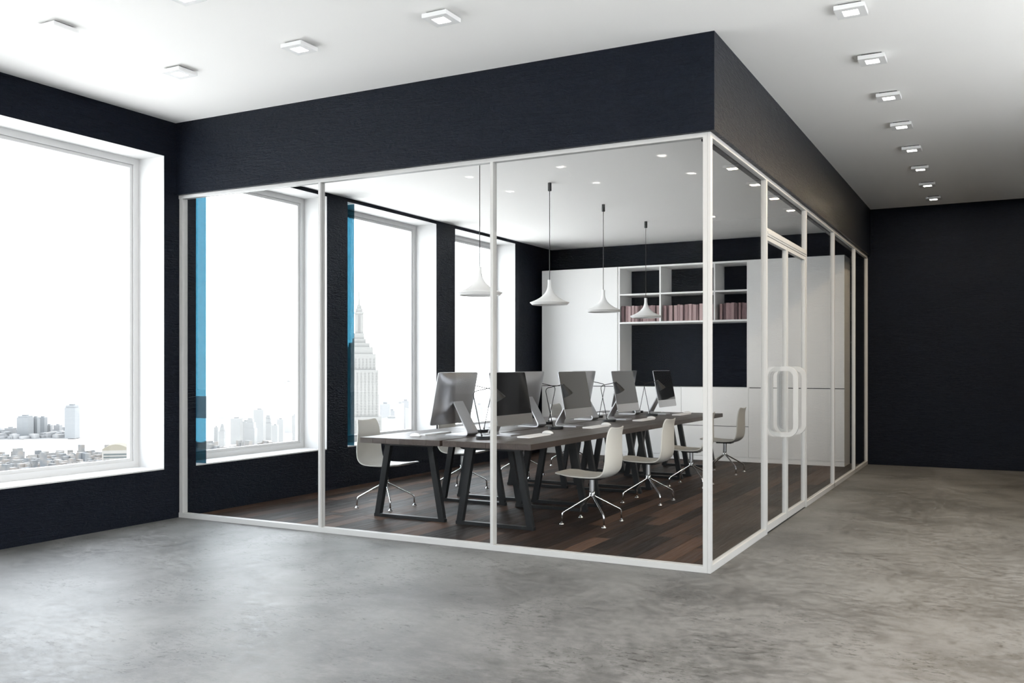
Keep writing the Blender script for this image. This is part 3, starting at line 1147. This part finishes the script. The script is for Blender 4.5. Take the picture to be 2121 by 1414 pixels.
AZ = math.radians(28)
TOWERS = [(-1258.9, 1019.3, 60.0)]
def tower(name, x, y, wid, top, m, lab, grp=None, steps=None, rot=AZ, dep=None):
    root = empty(name, (x, y, GZ + 3), rot)
    H = top - GZ - 3
    d_ = dep or wid
    TOWERS.append((x, y, wid))
    bm = bmesh.new()
    for fw_, f0, f1 in (steps or ((1.0, 0, 1.0),)):
        box(bm, -wid / 2 * fw_, wid / 2 * fw_, -d_ / 2 * fw_, d_ / 2 * fw_, H * f0, H * f1)
    obj('body', finish(bm, 'body'), m, root)
    bm = bmesh.new()
    box(bm, -wid * .2, wid * .2, -d_ * .2, d_ * .2, H, H + 5)
    obj('roof_plant', finish(bm, 'roof_plant'), m, root)
    tag(root, lab, 'building', grp)
    return root

far = [(-3670.8, 2511.1, 47.1, -206.4, 'far_blue', 'widest pale blue tower on the far shore, leftmost of the cluster'),
       (-3678.0, 2563.9, 24.9, -215.3, 'far_blue', 'slim pale blue tower on the far shore beside the widest one'),
       (-3742.9, 2642.6, 27.6, -220.7, 'far_blue', 'third pale tower of the far shore cluster'),
       (-3763.0, 2688.6, 21.5, -257.8, 'far_grey', 'short pale block on the far shore right of the cluster'),
       (-3683.8, 2674.1, 25.5, -254.7, 'far_grey', 'short pale block on the far shore left of the tall tower'),
       (-3451.1, 2571.4, 42.5, -159.3, 'far_blue', 'tallest pale tower on the far shore, standing alone by the water'),
       (-3820.5, 2544.7, 33.6, -264.2, 'far_grey', 'low pale block on the far shore by the left picture edge')]
for i, (x, y, wd, tp, m, lab) in enumerate(far):
    st = ((1.0, 0, 0.93), (0.86, 0.93, 1.0)) if i in (0, 1, 5) else None
    tower('tower', x, y, wd, tp, m, lab, 'far shore towers', st)
w2 = [(-2543.3, 2488.1, 14.1, -218.0), (-2598.3, 2572.1, 20.0, -217.2), (-2624.2, 2671.6, 37.3, -197.3), (-2661.7, 2764.9, 42.2, -214.4),
      (-2545.1, 2713.7, 37.3, -163.7), (-2655.6, 2881.4, 31.5, -200.5), (-2473.4, 2751.8, 24.3, -201.1), (-2855.1, 3228.4, 34.8, -65.0),
      (-2492.4, 2855.0, 19.2, -191.3), (-2361.1, 2471.7, 37.6, -184.2), (-2422.9, 2665.4, 21.8, -217.2), (-2330.0, 2714.8, 43.5, -202.7)]
w2.sort(key=lambda q: -math.atan2(q[1] + 6.3, q[0] - 6.9))
for i, (x, y, wd, tp) in enumerate(w2):
    st = ((1.0, 0, 0.72), (0.8, 0.72, 0.9), (0.55, 0.9, 1.0)) if i in (1, 4, 6) else None
    lab = 'very pale slender tower, tallest of the hazy downtown skyline' if tp == -65.0 else 'very pale office tower, %s from the left in the hazy downtown skyline' % ORD[i]
    tower('tower', x, y, wd, tp, 'far_white', lab, 'hazy downtown skyline', st)
w3 = [(-1467.8, 2040.9, 25.9, -97.7), (-1568.5, 2213.9, 16.8, -125.3), (-1374.8, 1977.1, 17.4, -92.5), (-1476.9, 2149.4, 21.6, -93.6), (-1277.3, 1802.4, 42.2, -120.0),
      (-1410.6, 2071.3, 20.7, -109.4)]
w3.sort(key=lambda q: -math.atan2(q[1] + 6.3, q[0] - 6.9))
for i, (x, y, wd, tp) in enumerate(w3):
    tower('tower', x, y, wd, tp, 'far_white' if i % 2 else 'far_grey', 'pale hazy tower, %s to the right of the stepped skyscraper' % ORD[i], 'hazy midtown towers')
for i, (x, y, wd, tp) in enumerate([(-1331.1, 2226.9, 33.7, -120.6), (-1445.7, 2505.8, 22.6, -116.6)]):
    tower('tower', x, y, wd, tp, 'far_white', 'pale hazy tower beyond the window nearest the back wall, %s one' % ('left' if i == 0 else 'right'), 'hazy towers to the north')

# the round roofed block by the river
rb = empty('office_block', (-1258.9, 1019.3, GZ + 3), math.radians(44))
H = -131.2 - GZ - 3
bm = bmesh.new()
box(bm, -20, 20, -22, 22, 0, H)
obj('body', finish(bm, 'body'), 'cream', rb)
bm = bmesh.new()
n = 14
prism(bm, [(-20, H)] + [(-20 + 40 * i / n, H + 9.5 * math.sin(PI * (0.08 + 0.84 * i / n))) for i in range(n + 1)] + [(20, H)], (-22, 22))
obj('vaulted_roof', finish(bm, 'vaulted_roof'), 'roof_tan', rb)
for q in range(12):
    z = H - 6.5 - q * 4.6
    for sgn in (-1, 1):
        boxes('ribbon_window', [(-17.5, 17.5, sgn * 22 - 0.3, sgn * 22 + 0.3, z - 1.3, z + 1.3)], 'band_dark', rb)
        boxes('ribbon_window', [(sgn * 20 - 0.3, sgn * 20 + 0.3, -19, 19, z - 1.3, z + 1.3)], 'band_dark', rb)
tag(rb, 'cream office block with vaulted roof at the right of the harbour view', 'building')

# stepped tower with a spire
ex = empty('skyscraper', (-822.9, 1081.4, GZ + 3), math.radians(38))
g0 = -(GZ + 3)
def ebox(lst, m, nm):
    bm = bmesh.new()
    for a, b, z0, z1 in lst:
        box(bm, -a, a, -b, b, z0 + g0, z1 + g0)
    return obj(nm, finish(bm, nm), m, ex)
ebox([(38, 27, -297, -150), (31, 24, -150, -70), (27, 21, -70, -3)], 'deco_stone', 'lower_shaft')
ebox([(23.5, 18, -3, 20), (19.5, 16, 20, 30), (15.0, 13, 30, 36)], 'deco_stone', 'upper_shaft')
ebox([(9.5, 9.5, 36, 42), (7.2, 7.2, 42, 50), (5.8, 5.8, 50, 78), (6.8, 6.8, 78, 81), (5.0, 5.0, 81, 86), (3.2, 3.2, 86, 91)], 'deco_stone', 'mast_base')
bm = bmesh.new()
tube(bm, [(0, 0, 90 + g0), (0, 0, 112 + g0), (0, 0, 143 + g0)], [1.4, 0.9, 0.3], 8)
obj('spire', finish(bm, 'spire'), 'deco_stone', ex)
bm = bmesh.new()
for a, b, z0, z1 in ((38, 27, -290, -152), (31, 24, -148, -73), (27, 21, -68, -7), (23.5, 18, -1, 15)):
    for face in range(4):
        half = a if face % 2 == 0 else b
        off = b if face % 2 == 0 else a
        cnt = int(half * 2 / 5.2)
        for c in range(cnt):
            u = -half + (c + 0.5) * 2 * half / cnt
            z = z0
            while z + 2.4 < z1:
                hw = 0.8
                if face % 2 == 0:
                    s = -1 if face == 0 else 1
                    box(bm, u - hw, u + hw, s * off - 0.25, s * off + 0.25, z + g0, z + 2.4 + g0)
                else:
                    s = -1 if face == 1 else 1
                    box(bm, s * off - 0.25, s * off + 0.25, u - hw, u + hw, z + g0, z + 2.4 + g0)
                z += 3.9
for s in (-1, 1):
    box(bm, -1.6, 1.6, s * 5.8 - 0.3, s * 5.8 + 0.3, 40 + g0, 77 + g0)
    box(bm, s * 5.8 - 0.3, s * 5.8 + 0.3, -1.6, 1.6, 40 + g0, 77 + g0)
obj('windows', finish(bm, 'windows'), 'deco_dark', ex)['kind'] = 'stuff'
tag(ex, 'cream stepped skyscraper with a tall spire beyond the glass room windows', 'building')

# low blocks along both shores, too many and too small to count
rnd = random.Random(21)
bm = bmesh.new()
def inside(pts, x, y):
    c = False
    for (x1, y1), (x2, y2) in zip(pts, pts[1:] + pts[:1]):
        if (y1 > y) != (y2 > y) and x < (x2 - x1) * (y - y1) / (y2 - y1) + x1:
            c = not c
    return c
near = [(-2000, 900), (-3120, 1300), (-3000, 1735), (-2780, 1960), (-2625, 2150), (-2700, 2480), (-2300, 2600), (-1900, 1900)]
k = 0
while k < 1500:
    x, y = rnd.uniform(-3120, -1900), rnd.uniform(900, 2600)
    if not inside(near, x, y) or any(math.hypot(x - a, y - b) < c * 0.75 + 20 for a, b, c in TOWERS):
        continue
    k += 1
    wx, wy = rnd.uniform(9, 26), rnd.uniform(9, 26)
    hh = rnd.choice((9, 12, 15, 18, 22, 26)) * rnd.uniform(0.8, 1.2)
    if rnd.random() < 0.06:
        hh *= 2.0
    box(bm, x - wx / 2, x + wx / 2, y - wy / 2, y + wy / 2, GZ + 3, GZ + 3 + hh)
o = obj('low_city_blocks', finish(bm, 'low_city_blocks'), 'blocks')
o['kind'] = 'stuff'
tag(o, 'jumble of low city blocks along the near river bank', 'buildings')
bm = bmesh.new()
for k in range(500):
    t = rnd.random()
    x0_, y0_ = -3470 - t * 420, 2570 - t * 400
    q = rnd.uniform(15, 500)
    x, y = x0_ - q * 0.75, y0_ + q * 0.55
    wx, wy = rnd.uniform(12, 40), rnd.uniform(12, 40)
    if any(math.hypot(x - a, y - b) < c * 0.75 + 30 for a, b, c in TOWERS):
        continue
    box(bm, x - wx / 2, x + wx / 2, y - wy / 2, y + wy / 2, GZ + 3, GZ + 3 + rnd.uniform(6, 22))
o = obj('far_shore_blocks', finish(bm, 'far_shore_blocks'), 'far_grey')
o['kind'] = 'stuff'
tag(o, 'pale low buildings spread along the far shore', 'buildings')
